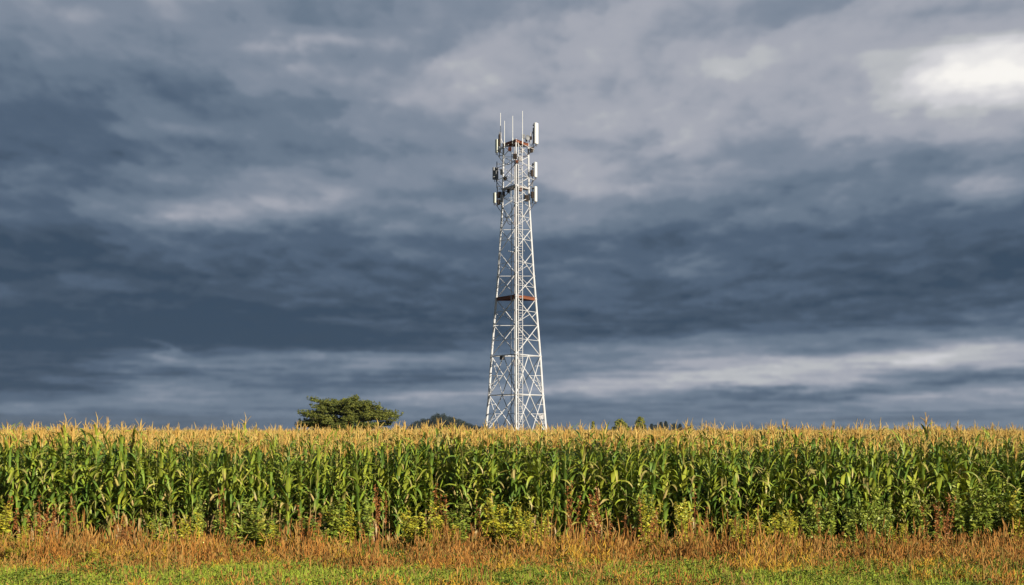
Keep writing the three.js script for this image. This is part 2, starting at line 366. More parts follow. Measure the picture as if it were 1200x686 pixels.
{
  const kinds = [0, 0, 0, 0, 0, 0, 0, 0, 1, 1, 1, 2, 2, 2];
  const labels = ['green corn plant with tan tassel in the front rows of the field', 'yellowing corn plant with lime leaves and tan tassel in the front rows', 'corn plant in the front rows with dry brown leaves at its foot'];
  const groups = ['green corn plants in the front rows', 'yellowing corn plants in the front rows', 'corn plants with dry feet in the front rows'];
  const models = kinds.map((k, i) => cornPieces(900 + i * 31, k, true));
  const r = rng(41);
  const place = (o) => { o.rotation.set((r() - .5) * 0.16, r() * 6.283, (r() - .5) * 0.16); };
  const edgeZ = (x) => -33.6 + 0.5 * noise(x * 0.21 + 7, 3.3) + 0.25 * noise(x * 0.9, 8.1);
  const fieldSpots = [];
  for (const row of [0, 1]) for (let x = -22; x < 22; x += 0.17) {
    const px = x + (r() - .5) * 0.12, pz = edgeZ(px) - row * 0.72 + (r() - .5) * 0.14;
    const reach = 12.5 + row * 0.25;
    const s = 0.99 + (r() - .5) * 0.18 + 0.1 * noise(px * 0.35, 1.7);
    if (Math.abs(px) > reach) { fieldSpots.push([px, pz, s]); continue; }
    let i = Math.floor(r() * 11.5);
    const dryPatch = noise(px * 0.35 + 2, 15.5) + (px < -10.5 ? 0.35 : 0);
    if (row === 0 && dryPatch > 0.3 && r() < 0.6) i = 11 + Math.floor(r() * 3);
    const o = new THREE.Group(); o.name = numbered('corn_plant'); o.position.set(px, 0.004, pz); place(o); o.scale.setScalar(s);
    for (const [name, g, m] of models[i]) part(name, g, m, o);
    tag(o, labels[kinds[i]], 'corn plant', groups[kinds[i]]);
    scene.add(o);
  }
  for (let row = 2, z = -35.1; z > -152; row++) {
    const far = z < -75, step = far ? 0.3 : 0.2, half = -z * 0.385 + 5;
    for (let x = -half; x < half; x += step) fieldSpots.push([x + (r() - .5) * step * 0.9, z + (r() - .5) * 0.2 + 0.3 * noise(x * 0.2, z * 0.2), z > -52 ? 0.985 + (r() - .5) * 0.19 + 0.05 * noise(x * 0.11, z * 0.09) : 0.965 + (r() - .5) * 0.09 + 0.03 * noise(x * 0.11, z * 0.09)]);
    z -= far ? 1.0 : 0.75;
  }
  const field = new THREE.Group(); field.name = 'corn_field';
  tag(field, 'dense field of tall ripening corn with tan tassels stretching back to the tower', 'corn field', null, 'stuff');
  const M = models.length, mats = models.map(() => []);
  const q = new THREE.Quaternion(), e = new THREE.Euler(), mat = new THREE.Matrix4();
  for (const [x, z, s] of fieldSpots) {
    e.set((r() - .5) * 0.1, r() * 6.283, (r() - .5) * 0.1); q.setFromEuler(e);
    const big = z > -60 && r() < 0.06 ? 1.03 + r() * 0.05 : 1;
    mats[Math.floor(r() * 11.6)].push(mat.compose(new THREE.Vector3(x, 0.004, z), q, new THREE.Vector3(s, s * big, s)).clone());
  }
  models.forEach((pieces, i) => {
    if (!mats[i].length) return;
    const g = mergeGeometries(pieces.map((p) => p[1]));
    const im = new THREE.InstancedMesh(g, leafMat, mats[i].length); im.name = 'corn_plants'; im.userData.kind = 'stuff';
    mats[i].forEach((m, k) => im.setMatrixAt(k, m));
    im.castShadow = im.receiveShadow = true; field.add(im);
  });
  scene.add(field);
}

// ---------------------------------------------------------------- verge: grass, weeds
function blade(m, r, x, z, h, w, lean, col, tipCol, seed) {
  const a = r() * 6.283, b = r() * 6.283, dx = Math.cos(a) * w * 0.5, dz = Math.sin(a) * w * 0.5, lx = Math.cos(b) * lean * h, lz = Math.sin(b) * lean * h;
  const p = [m.v(x - dx, 0, z - dz, col), m.v(x + dx, 0, z + dz, col), m.v(x - dx * 0.8 + lx * 0.35, h * 0.58, z - dz * 0.8 + lz * 0.35, col), m.v(x + dx * 0.8 + lx * 0.35, h * 0.58, z + dz * 0.8 + lz * 0.35, col), m.v(x + lx, h * (1 - lean * 0.25), z + lz, tipCol)];
  m.quad(p[0], p[1], p[3], p[2]); m.tri(p[2], p[3], p[4]);
  if (seed) m.tube([[x + lx * 0.7, h * 0.8, z + lz * 0.7, 0.003, tipCol], [x + lx * 0.95, h * 0.95, z + lz * 0.95, 0.013, tipCol], [x + lx * 1.2, h * 1.12, z + lz * 1.2, 0.002, tipCol]], 3);
}
function grassClump(seed, dry, tone) {
  const r = rng(seed), m = new Mesher(), n = dry ? 26 : 40;
  const [d0, d1] = [[[0.27, 0.1, 0.016], [0.44, 0.19, 0.03]], [[0.3, 0.135, 0.03], [0.43, 0.235, 0.055]], [[0.42, 0.21, 0.016], [0.54, 0.33, 0.03]], [[0.17, 0.07, 0.014], [0.32, 0.14, 0.025]]][tone ?? 0];
  for (let k = 0; k < n; k++) {
    const a = r() * 6.283, d = Math.sqrt(r()) * (dry ? 0.2 : 0.24), t = r();
    if (dry) {
      const c = mix(d0, d1, t), g = r() < 0.25 ? mix([0.09, 0.12, 0.025], [0.2, 0.21, 0.05], r()) : c;
      blade(m, r, Math.cos(a) * d, Math.sin(a) * d, 0.12 + r() * r() * 0.4, 0.007 + r() * 0.007, r() * 0.75, g, mix(g, mul(d1, 0.9), 0.5), r() < 0.35);
      if (k === 5 && seed % 2) blade(m, r, Math.cos(a) * d, Math.sin(a) * d, 0.3 + r() * 0.3, 0.008, r() * 0.3, mul(d1, 0.9), d1, true);
    } else {
      const c = mix([0.11, 0.2, 0.014], [0.32, 0.39, 0.03], t), g = r() < 0.28 ? mix([0.36, 0.22, 0.05], [0.24, 0.12, 0.05], r()) : c;
      blade(m, r, Math.cos(a) * d, Math.sin(a) * d, 0.06 + r() * 0.15, 0.009 + r() * 0.012, r() * 0.9, g, mix(g, LIME, 0.3), false);
    }
  }
  return m.build();
}
// low broad-leaved herbs among the grass
function herbClump(seed) {
  const r = rng(seed), m = new Mesher();
  for (let k = 0; k < 26; k++) {
    const a = r() * 6.283, d = Math.sqrt(r()) * 0.2, y = 0.03 + r() * 0.16, c = mix([0.1, 0.19, 0.016], [0.27, 0.34, 0.035], r()), s = 0.018 + r() * 0.028, b = r() * 6.283;
    const x = Math.cos(a) * d, z = Math.sin(a) * d, ux = Math.cos(b), uz = Math.sin(b), up = (r() - 0.3) * s;
    const p = [m.v(x, y, z, c), m.v(x + ux * s - uz * s * 0.5, y + up * 0.6 + 0.01, z + uz * s + ux * s * 0.5, c), m.v(x + ux * s * 2, y + up, z + uz * s * 2, c), m.v(x + ux * s + uz * s * 0.5, y + up * 0.6 + 0.01, z + uz * s - ux * s * 0.5, c)];
    m.quad(p[0], p[1], p[2], p[3]);
  }
  return m.build();
}
{
  const r = rng(88), q = new THREE.Quaternion(), e = new THREE.Euler(), mat = new THREE.Matrix4(), one = new THREE.Vector3();
  const sheets = [
    ['dry_grass', 'reddish brown dry grass with seed heads along the foot of the corn', 'dry grass', [0, 1, 2, 3, 0, 1].map((k, i) => grassClump(300 + i, true, k)), dryMat],
    ['green_grass', 'short green grass along the edge of the verge', 'grass', [1, 2, 3, 4].map((k) => grassClump(400 + k, false)), dryMat],
    ['ground_herbs', 'low broad leaved green herbs growing through the grass', 'herbs', [1, 2, 3].map((k) => herbClump(500 + k)), dryMat],
  ].map((a) => ({ a, spots: a[3].map(() => []) }));
  const put = (k, x, z, s, sy) => {
    const sp = sheets[k].spots; e.set(0, r() * 6.283, 0); q.setFromEuler(e);
    let v = Math.floor(r() * sp.length);
    if (k === 0 && r() < 0.75) { const n = noise(x * 0.45 + 40, z * 0.7) + 0.5 * noise(x * 1.3, z * 1.3 + 30); v = n > 0.32 ? 2 : n > 0.02 ? 1 : n > -0.35 ? 0 : 3; }
    sp[v].push(mat.compose(new THREE.Vector3(x, 0, z), q, one.set(s, sy, s)).clone());
  };
  for (let z = -20.5; z > -33.7; z -= 0.165) for (let x = z * 0.385 - 3; x < -z * 0.385 + 3; x += 0.165) {
    const px = x + (r() - .5) * 0.17, pz = z + (r() - .5) * 0.17;
    const patch = 0.9 * noise(px * 0.28 + 3, pz * 0.45) + 0.75 * noise(px * 0.9, pz * 0.9 + 9) + 0.4 * noise(px * 2.6, pz * 2.6);
    const dryness = THREE.MathUtils.smoothstep(-pz + patch * 4.8, 23.2, 28.4) * (0.9 - 0.5 * THREE.MathUtils.smoothstep(noise(px * 0.6 + 50, pz * 0.8), 0.05, 0.6));
    if (noise(px * 0.8 + 70, pz * 1.1) > 0.5 && r() < 0.75) continue;   // bare earth
    const tall = 0.68 + 0.25 * THREE.MathUtils.smoothstep(-pz, 26, 30) + 0.9 * noise(px * 0.5 + 20, pz * 0.6) + 0.5 * noise(px * 1.7, pz * 1.7 + 60) - 0.6 * THREE.MathUtils.smoothstep(-pz, 30.0, 32.8);
    if (r() < dryness) { if (r() < 0.72) put(0, px, pz, 0.85 + r() * 0.4, Math.max(0.25, tall) * (0.75 + r() * 0.5)); }
    else if (r() < 0.82) put(1, px, pz, 0.8 + r() * 0.5, 0.7 + r() * 0.7);
    else put(2, px, pz, 0.8 + r() * 0.6, 0.7 + r() * 0.9);
  }
  for (const { a: [name, label, category, shapes, m], spots } of sheets) {
    const g = new THREE.Group(); g.name = name; tag(g, label, category, null, 'stuff');
    shapes.forEach((s, i) => {
      const im = new THREE.InstancedMesh(s, m, spots[i].length); im.name = name + '_clumps'; im.userData.kind = 'stuff';
      spots[i].forEach((t, k) => im.setMatrixAt(k, t)); im.castShadow = im.receiveShadow = true; g.add(im);
    });
    scene.add(g);
  }
}
// A weed: stems that branch, leaves all along them, and (by kind) yellow heads or brown seed.
function weedPieces(seed, kind, h, spread) {
  const r = rng(seed), stems = new Mesher(), fol = new Mesher(), heads = new Mesher();
  const stemCol = kind === 'dock' ? [0.26, 0.1, 0.035] : kind === 'goldenrod' ? [0.2, 0.17, 0.04] : [0.13, 0.15, 0.035];
  const leafA = kind === 'goldenrod' ? [0.5, 0.44, 0.03] : kind === 'dock' ? [0.38, 0.16, 0.04] : [0.13, 0.2, 0.022], leafB = kind === 'goldenrod' ? [0.25, 0.28, 0.03] : kind === 'dock' ? [0.24, 0.085, 0.025] : [0.32, 0.35, 0.045];
  const leafAt = (m, x, y, z, s, c) => {
    const b = r() * 6.283, ux = Math.cos(b), uz = Math.sin(b), up = (r() - 0.4) * s * 1.3, w = 0.26 * s, tip = (r() - 0.5) * 2.4, wc = Math.cos(tip) * w, wy = Math.sin(tip) * w;
    const p = [m.v(x, y, z, c), m.v(x + ux * s * 0.5 - uz * wc, y + up * 0.6 + wy, z + uz * s * 0.5 + ux * wc, c), m.v(x + ux * s, y + up * 0.8 - s * 0.1, z + uz * s, c), m.v(x + ux * s * 0.5 + uz * wc, y + up * 0.6 - wy, z + uz * s * 0.5 - ux * wc, c)];
    m.quad(p[0], p[1], p[2], p[3]);
  };
  const n = kind === 'dock' ? 2 + seed % 4 : 4 + (seed * 7) % 8, bare = 0.1 + r() * 0.35;
  for (let k = 0; k < n; k++) {
    const a = r() * 6.283, o = Math.sqrt(r()) * spread, H = h * (0.45 + r() * 0.65), bx = Math.cos(a) * o * 0.4, bz = Math.sin(a) * o * 0.4, tx = Math.cos(a) * o, tz = Math.sin(a) * o;
    const at = (t) => [bx + (tx - bx) * t, H * t, bz + (tz - bz) * t];
    stems.tube([0, 0.35, 0.7, 1].map((t) => [...at(t), 0.008 * (1 - 0.7 * t), stemCol]), 4);
    const count = kind === 'dock' ? 26 : 80;
    for (let j = 0; j < count; j++) {
      const t = bare + (1 - bare) * r(), [x, y, z] = at(t), s = (kind === 'dock' ? 0.075 : 0.1) * (1.15 - 0.5 * t) * (0.7 + r() * 0.6);
      leafAt(fol, x + (r() - .5) * 0.09, y, z + (r() - .5) * 0.09, s, mix(leafA, leafB, r()));
    }
    if (kind === 'dock') for (let j = 0; j < 70; j++) { const t = 0.45 + 0.58 * r(), [x, y, z] = at(t); leafAt(heads, x + (r() - .5) * 0.07 * (1.3 - t), y, z + (r() - .5) * 0.07 * (1.3 - t), 0.022 + r() * 0.02, mix([0.48, 0.19, 0.045], [0.32, 0.11, 0.03], r())); }
    if (kind === 'goldenrod') for (let j = 0; j < 26; j++) { const t = 0.82 + 0.2 * r(), [x, y, z] = at(t); leafAt(heads, x + (r() - .5) * 0.1, y, z + (r() - .5) * 0.1, 0.022 + r() * 0.022, mix([0.6, 0.42, 0.02], [0.5, 0.4, 0.05], r())); }
    if (kind === 'nettle') for (let j = 0; j < 8; j++) { const t = 0.85 + 0.15 * r(), [x, y, z] = at(t); leafAt(heads, x + (r() - .5) * 0.06, y, z + (r() - .5) * 0.06, 0.03, [0.24, 0.24, 0.06]); }
  }
  return [['stem', stems.build()], ['foliage', fol.build()], [kind === 'dock' ? 'seed_head' : 'flower_head', heads.build()]];
}
{
  const info = {
    goldenrod: ['goldenrod_weed', 'bushy yellow green goldenrod weed standing before the corn', 'weed', 'goldenrod weeds before the corn'],
    nettle: ['leafy_weed', 'tall leafy green weed growing against the foot of the corn', 'weed', 'leafy green weeds before the corn'],
    dock: ['dock_weed', 'reddish brown dock stalks gone to seed before the corn', 'weed', 'brown dock stalks before the corn'],
  };
  const models = {};
  for (const k of Object.keys(info)) models[k] = [0, 1, 2, 3, 4, 5, 6].map((i) => weedPieces(700 + i * 13 + k.length, k, 1, 0.25 + (i * 3 % 7) * 0.035));
  // [kind, x, z, height, width]
  const spots = [
    ['nettle', -4.05, -33.3, 0.92, 1.3], ['goldenrod', -3.75, -32.9, 0.85, 1.0], ['nettle', -4.3, -33.6, 0.75, 1.1], ['dock', -3.15, -34.4, 1.0, 0.8], ['dock', -2.9, -34.7, 1.2, 0.7],
    ['goldenrod', -2.2, -32.6, 0.82, 1.0], ['goldenrod', -1.85, -32.3, 0.88, 1.1], ['dock', -1.75, -33.4, 1.15, 0.9], ['dock', -1.5, -33.0, 1.05, 0.9], ['goldenrod', -1.55, -31.9, 0.75, 0.9],
    ['dock', -0.7, -33.6, 0.85, 0.9], ['dock', -0.35, -34.0, 0.8, 0.9], ['goldenrod', 0.25, -31.9, 0.8, 0.9], ['goldenrod', 0.55, -32.4, 0.75, 0.8], ['dock', 0.15, -33.2, 0.7, 0.9],
    ['dock', 1.3, -34.8, 1.25, 0.8], ['dock', 1.55, -34.5, 0.9, 0.9], ['nettle', 3.0, -35.0, 1.15, 0.8], ['goldenrod', 3.15, -34.7, 1.0, 0.8], ['goldenrod', 3.9, -34.3, 0.95, 0.7], ['dock', 4.2, -34.6, 1.1, 0.8],
    ['nettle', 6.9, -34.9, 0.95, 0.8], ['nettle', 7.3, -35.1, 1.1, 0.9], ['nettle', 8.3, -35.0, 1.15, 0.9], ['nettle', 8.6, -35.1, 0.95, 0.8],
    ['nettle', 9.6, -35.1, 1.25, 0.9], ['nettle', 10.5, -35.0, 1.3, 1.1], ['nettle', 10.9, -34.9, 1.35, 1.1], ['nettle', 11.35, -35.0, 1.2, 1.1], ['goldenrod', 11.6, -34.4, 1.0, 1.0], ['goldenrod', 12.3, -34.2, 0.8, 0.9], ['nettle', 12.9, -34.8, 1.1, 1.0],
    ['dock', 9.9, -34.4, 0.85, 1.0], ['dock', 12.0, -34.4, 0.9, 0.9], ['dock', 6.2, -34.5, 0.7, 0.9], ['goldenrod', -10.6, -29.4, 0.32, 0.9], ['goldenrod', -9.9, -29.6, 0.34, 0.8], ['goldenrod', -8.3, -29.2, 0.3, 0.9], ['goldenrod', -7.5, -32.0, 0.55, 0.9],
    ['goldenrod', -7.0, -33.2, 0.75, 0.9], ['nettle', -6.6, -34.8, 0.8, 0.9], ['dock', -8.9, -34.6, 0.7, 1.0], ['dock', -12.4, -34.9, 0.9, 1.0], ['dock', -11.7, -35.0, 0.95, 0.9], ['dock', -11.0, -34.9, 0.8, 1.0], ['goldenrod', -5.3, -32.4, 0.6, 0.9],
    ['goldenrod', -12.1, -33.4, 1.0, 1.2], ['goldenrod', -11.2, -33.2, 0.9, 1.1], ['dock', -12.7, -33.0, 0.8, 1.1], ['nettle', -5.6, -33.4, 0.95, 1.2], ['goldenrod', -0.2, -33.3, 1.0, 1.2], ['nettle', -1.1, -33.4, 0.9, 1.2], ['goldenrod', 5.6, -33.2, 0.8, 1.0],
    ['goldenrod', 2.9, -30.4, 0.4, 0.8], ['goldenrod', 3.8, -30.8, 0.45, 0.9], ['goldenrod', 5.2, -31.6, 0.4, 0.8], ['goldenrod', 7.7, -31.0, 0.42, 0.9],
  ];
  const r0 = rng(23);
  for (let k = 0; k < 30; k++) spots.push([['dock', 'dock', 'nettle', 'dock', 'goldenrod'][k % 5], (r0() - 0.5) * 24, -31.5 - r0() * 2.6, 0.55 + r0() * 0.6, 0.5 + r0() * 0.5]);
  const r = rng(17), mats = { stem: dryMat, foliage: leafMat, flower_head: dryMat, seed_head: dryMat };
  spots.forEach(([k, x, z, h, w], i) => {
    const [name, label, category, group] = info[k];
    const small = k === 'goldenrod' && h < 0.6;
    const o = thing(small ? 'yellow_flower_weed' : name, small ? 'low yellow flowering weed out among the brown grass' : label, category, [x, 0, z < -33 ? z + 2.1 : z < -31.5 ? z + 1.5 : z + 0.9], r() * 6.28, small ? 'low yellow weeds among the brown grass' : group);
    o.scale.set(w * 1.2, h * 1.2, w * 1.2);
    for (const [n, g] of models[k][i % 7]) { const p = part(n, g, mats[n], o); if (n !== 'stem') p.userData.kind = 'stuff'; }
  });
}

// ---------------------------------------------------------------- telecom tower
{
  const rustMix = (x, y, amount) => {
    const n = fbm(x * 5, y * 5, 5) + 0.5 * fbm(x * 22, y * 22, 3), k = THREE.MathUtils.smoothstep(n, 0.62 - amount, 0.95 - amount);
    return mix(mul([0.62, 0.63, 0.65], 0.92 + 0.1 * fbm(x * 9 + 3, y * 9, 3)), [0.23, 0.085, 0.035], k);
  };
  const white = [0, 1, 2].map((k) => new THREE.MeshStandardMaterial({ map: colourTexture(128, (x, y) => rustMix(x + k * 7, y, -0.1)), roughness: 0.55 }));
  const stained = new THREE.MeshStandardMaterial({ map: colourTexture(128, (x, y) => rustMix(x + 31, y, 0.3)), roughness: 0.7 });
  const rust = new THREE.MeshStandardMaterial({ map: colourTexture(128, (x, y) => mix([0.25, 0.075, 0.032], [0.13, 0.05, 0.028], Math.min(1, Math.max(0, 0.5 + fbm(x * 8, y * 8, 5))))), roughness: 0.9 });
  const dark = new THREE.MeshStandardMaterial({ map: colourTexture(64, (x, y) => mix([0.035, 0.03, 0.028], [0.09, 0.055, 0.035], Math.min(1, Math.max(0, 0.4 + fbm(x * 6, y * 6, 4))))), roughness: 0.8 });
  const grey = new THREE.MeshStandardMaterial({ color: new THREE.Color(0.2, 0.21, 0.225), roughness: 0.6, metalness: 0.1 });
  const plastic = new THREE.MeshStandardMaterial({ color: new THREE.Color(0.7, 0.71, 0.7), roughness: 0.45 });
  const cream = new THREE.MeshStandardMaterial({ color: new THREE.Color(0.55, 0.58, 0.5), roughness: 0.5 });
  const concrete = new THREE.MeshStandardMaterial({ color: new THREE.Color(0.35, 0.34, 0.32), roughness: 1 });

  const tower = thing('telecom_tower', 'tall white three legged lattice telecom tower with antennas and rusty platforms', 'tower', [0.48, 0, -170]); tower.scale.set(1, 1.004, 1);
  const side = (h) => { const p = [[0, 7.72], [2.34, 7.38], [6.84, 6.55], [11.57, 5.95], [18.51, 4.82], [21.32, 4.36], [29.8, 3.32], [32, 3.17], [37.5, 3.06]]; for (let i = 1; i < p.length; i++) if (h <= p[i][0]) return p[i - 1][1] + (p[i][1] - p[i - 1][1]) * (h - p[i - 1][0]) / (p[i][0] - p[i - 1][0]); return 3.06; };
  const legAt = (k, h) => { const s = side(h), a = [0, 2.0944, -2.0944][k]; return new THREE.Vector3(Math.sin(a) * s / Math.sqrt(3), h, Math.cos(a) * s / Math.sqrt(3)); };   // 0 stands towards the field
  const up = new THREE.Vector3(0, 1, 0), r = rng(64);
  const along = (g, a, b) => { const d = b.clone().sub(a), q = new THREE.Quaternion().setFromUnitVectors(up, d.clone().normalize()); return g.applyQuaternion(q).translate(a.x, a.y, a.z); };
  const bar = (a, b, w) => {                       // an angle iron from a to b
    const L = a.distanceTo(b), t = w * 0.22, g = mergeGeometries([new THREE.BoxGeometry(w, L, t).translate(0, L / 2, 0), new THREE.BoxGeometry(t, L, w).translate(-w / 2 + t / 2 - 0.002, L / 2, w / 2 + t / 2 - 0.002)]);
    return along(g, a, b);
  };
  const pipe = (a, b, rad, sides = 8) => along(new THREE.CylinderGeometry(rad, rad, a.distanceTo(b), sides).translate(0, a.distanceTo(b) / 2, 0), a, b);
  const V = (x, y, z) => new THREE.Vector3(x, y, z);
  const mid = (a, b, t = 0.5) => a.clone().lerp(b, t);
  const brace = (a, b, w, name = 'brace', m) => part(name, pipe(a, b, w * 0.54, 6), m ?? white[Math.floor(r() * 3)], tower);

  // legs on concrete footings, with flange plates at the joints
  for (let k = 0; k < 3; k++) {
    const hs = [0.3, 2.34, 6.84, 11.57, 18.51, 21.32, 29.8, 32, 37.7], gs = [];
    for (let i = 1; i < hs.length; i++) { const rad = (k ? 0.165 : 0.14) - 0.05 * hs[i] / 37.7; gs.push(pipe(legAt(k, hs[i - 1]), legAt(k, hs[i]), rad, 10)); }
    const leg = part('leg', mergeGeometries(gs), white[k], tower);
    for (const h of hs.slice(1, 8)) part('flange', new THREE.CylinderGeometry(0.2, 0.2, 0.09, 10).translate(...legAt(k, h).toArray()), stained, leg);
    part('footing', new THREE.CylinderGeometry(0.55, 0.7, 0.4, 12).translate(legAt(k, 0).x, 0.19, legAt(k, 0).z), concrete, tower);
  }
  const faces = [[0, 1], [0, 2], [1, 2]];
  for (const [a, b] of faces) {
    const back = a === 1;
    // level girders
    for (const h of [2.34, 6.84, 11.57]) brace(legAt(a, h), legAt(b, h), h < 3 ? 0.17 : 0.13, 'girder', h < 3 ? stained : undefined);
    // the two lowest bays: a cross in each half of the face
    for (const [h0, h1] of [[2.34, 6.84], [6.84, 11.57]]) {
      const m0 = mid(legAt(a, h0), legAt(b, h0)), m1 = mid(legAt(a, h1), legAt(b, h1));
      for (const k of [a, b]) {
        brace(legAt(k, h0), m1, 0.12); brace(legAt(k, h1), m0, 0.1);
        const hm = (h0 + h1) / 2, c = mid(mid(legAt(k, h0), m1), mid(legAt(k, h1), m0)); brace(legAt(k, hm), c, 0.07);
        const q = h0 + (h1 - h0) * 0.25, u = h0 + (h1 - h0) * 0.75; brace(legAt(k, q), mid(legAt(k, h0), m1, 0.25), 0.06); brace(legAt(k, u), mid(legAt(k, h1), m0, 0.25), 0.06); brace(legAt(k, q), c, 0.055);
      }
    }
    for (const h of [6.84, 11.57, 24.2]) if (!back) brace(mid(legAt(a, h), legAt(b, h)), mid(legAt(1, h), legAt(2, h)), 0.07);   // level cross ties
    // below the lowest girder
    brace(legAt(a, 0.35), mid(legAt(a, 2.34), legAt(b, 2.34)), 0.11); brace(legAt(b, 0.35), mid(legAt(a, 2.34), legAt(b, 2.34)), 0.11);
    // tall bays: a diagonal out from one leg to the other and back, with short secondary members
    const bays = [[11.57, 15.3, 18.51], [18.51, 21.32, 24.2], [24.2, 27.0, 29.8], [29.8, 30.9, 32], [32, 33.4, 34.7], [34.7, 36.0, 37.4]];
    for (const [h0, hm, h1] of bays) {
      const w = h0 < 12 ? 0.12 : h0 < 29 ? 0.1 : 0.085;
      if (back) { brace(legAt(1, h0), legAt(2, h1), w * 0.85); brace(legAt(2, h0), legAt(1, h1), w * 0.85); brace(legAt(1, hm), legAt(2, hm), w * 0.7); continue; }
      const out = legAt(b, hm), lo = legAt(a, h0), hi = legAt(a, h1);
      brace(lo, out, w); brace(out, hi, w);
      if (h0 < 29) {
        for (const [end, hOut] of [[lo, h0], [hi, h1]]) {
          const d1 = mid(out, end, 0.5), d2 = mid(out, end, 0.28), hA = hm + (hOut - hm) * 0.5;
          brace(d1, legAt(b, hOut), w * 0.75); brace(d2, legAt(b, hA), w * 0.65); brace(d1, legAt(b, hA), w * 0.6);
        }
        brace(legAt(a, (h0 + hm) / 2), mid(lo, out, 0.5), w * 0.6); brace(legAt(a, (h1 + hm) / 2), mid(hi, out, 0.5), w * 0.6);
        brace(legAt(a, hm), mid(lo, out, 0.62), w * 0.55); brace(legAt(a, hm), mid(hi, out, 0.62), w * 0.55);
      }
    }
  }
  // rusty resting platform half way up
  const platform = (h, depth, m, name, grow, inner) => {
    const deck = new THREE.Group(); deck.name = name; tower.add(deck);
    const P = [0, 1, 2].map((k) => { const p = legAt(k, h), c = V(0, h, 0); return c.lerp(p, grow); });
    for (const [a, b] of faces) {
      const d = P[b].clone().sub(P[a]), L = d.length();
      const g = mergeGeometries([new THREE.BoxGeometry(L, depth, 0.05), new THREE.BoxGeometry(L - 0.02, 0.045, 0.16).translate(0, depth / 2 - 0.03, 0), new THREE.BoxGeometry(L - 0.02, 0.045, 0.16).translate(0, -depth / 2 + 0.03, 0)]);
      g.rotateY(-Math.atan2(d.z, d.x)); const c = mid(P[a], P[b]); g.translate(c.x, h, c.z); part('beam', g, m, deck);
    }
    const bars = [], n = Math.round(side(h) / 0.14);
    for (let k = 1; k < n; k++) { const t = k / n, a = mid(P[0], P[1], t), b = mid(P[0], P[2], t); const L = a.distanceTo(b); bars.push(new THREE.BoxGeometry(L, 0.05, 0.05).translate(0, h + depth / 2 - 0.05, (a.z + b.z) / 2)); }
    const grating = part('grating', mergeGeometries(bars), m, deck); grating.userData.kind = 'stuff';
    return deck;
  };
  platform(18.51, 0.4, rust, 'rest_platform', 1.0);
  platform(32.0, 0.2, stained, 'antenna_platform', 1.08);
  platform(37.45, 0.36, rust, 'head_platform', 1.06);
  // ladder beside the front leg, with its cage hoops; cable tray with feeder cables
  {
    const ladder = new THREE.Group(); ladder.name = 'ladder'; tower.add(ladder);
    const at = (h, dx, dz) => { const p = legAt(0, h); return V(p.x + dx, h, p.z + dz); };
    for (const dx of [0.28, 0.78]) for (const [a, b] of [[0.3, 11.57], [11.57, 29.8], [29.8, 37.4]]) part('rail', pipe(at(a, dx, -0.32), at(b, dx, -0.32), 0.045, 6), white[1], ladder);
    const rungs = [], hoops = [];
    for (let h = 0.6; h < 37.2; h += 0.3) rungs.push(pipe(at(h, 0.28, -0.32), at(h, 0.78, -0.32), 0.022, 5));
    for (let h = 3; h < 37; h += 0.9) { const p = at(h, 0.53, -0.35); hoops.push(new THREE.TorusGeometry(0.36, 0.022, 5, 12, Math.PI).rotateX(-Math.PI / 2).translate(p.x, h, p.z)); }
    part('rungs', mergeGeometries(rungs), stained, ladder).userData.kind = 'stuff';
    part('cage_hoops', mergeGeometries(hoops), stained, ladder).userData.kind = 'stuff';
    const tray = new THREE.Group(); tray.name = 'cable_tray'; tower.add(tray);
    for (let k = 0; k < 6; k++) part('feeder_cable', mergeGeometries([[0.5, 11.57], [11.57, 29.8], [29.8, 36.8 - k * 0.5]].map(([a, b]) => pipe(at(a, -0.2 + k * 0.075 - (k > 2 ? -0.12 : 0), -0.5), at(b, -0.2 + k * 0.075 - (k > 2 ? -0.12 : 0), -0.5), 0.034, 6))), k % 3 === 1 ? dark : stained, tray);
    const clips = []; for (let h = 1; h < 36; h += 1.1) { const p = at(h, 0.1, -0.56); clips.push(new THREE.BoxGeometry(0.8, 0.06, 0.05).translate(p.x, h, p.z)); }
    part('tray_rungs', mergeGeometries(clips), stained, tray).userData.kind = 'stuff';
    part('conduit', mergeGeometries([[3, 11.57], [11.57, 29.8], [29.8, 36]].map(([a, b]) => pipe(at(a, -0.62, -0.9), at(b, -0.5, -0.9), 0.05, 6))), white[2], tower);
  }
  // antennas. Positions are metres from the tower's axis.
  const panel = (x, h0, h1, z, w, d, turn, m, poleFrom, poleTo, leg) => {
    const p = new THREE.Group(); p.name = 'panel_antenna'; p.position.set(x, 0, z); p.rotation.y = turn; tower.add(p);
    part('radome', new RoundedBoxGeometry(w, h1 - h0, d, 2, Math.min(w, d) * 0.3).translate(0, (h0 + h1) / 2, 0), m, p);
    part('back_plate', new THREE.BoxGeometry(w * 0.86, (h1 - h0) * 0.97, 0.05).translate(0, (h0 + h1) / 2, -d / 2 - 0.022), grey, p);
    part('mounting_pole', new THREE.CylinderGeometry(0.055, 0.055, poleTo - poleFrom, 8).translate(0, (poleFrom + poleTo) / 2, -d / 2 - 0.3), grey, p);
    for (const h of [h0 + 0.25, h1 - 0.25]) part('bracket', new THREE.BoxGeometry(0.12, 0.14, 0.3).translate(0, h, -d / 2 - 0.18), dark, p);
    for (const dx of [-0.1, 0.1]) part('connector', new THREE.CylinderGeometry(0.035, 0.035, 0.28, 6).translate(dx, h0 - 0.13, 0), dark, p);
    p.updateMatrix();
    const back = V(0, 0, -d / 2 - 0.3).applyMatrix4(p.matrix);
    for (const h of [poleFrom + 0.25, poleTo - 0.3]) { const l = legAt(leg, Math.min(h, 37.5)); part('standoff_arm', pipe(V(back.x, h, back.z), V(l.x, Math.min(h, 37.5), l.z), 0.045, 6), stained, tower); }
  };
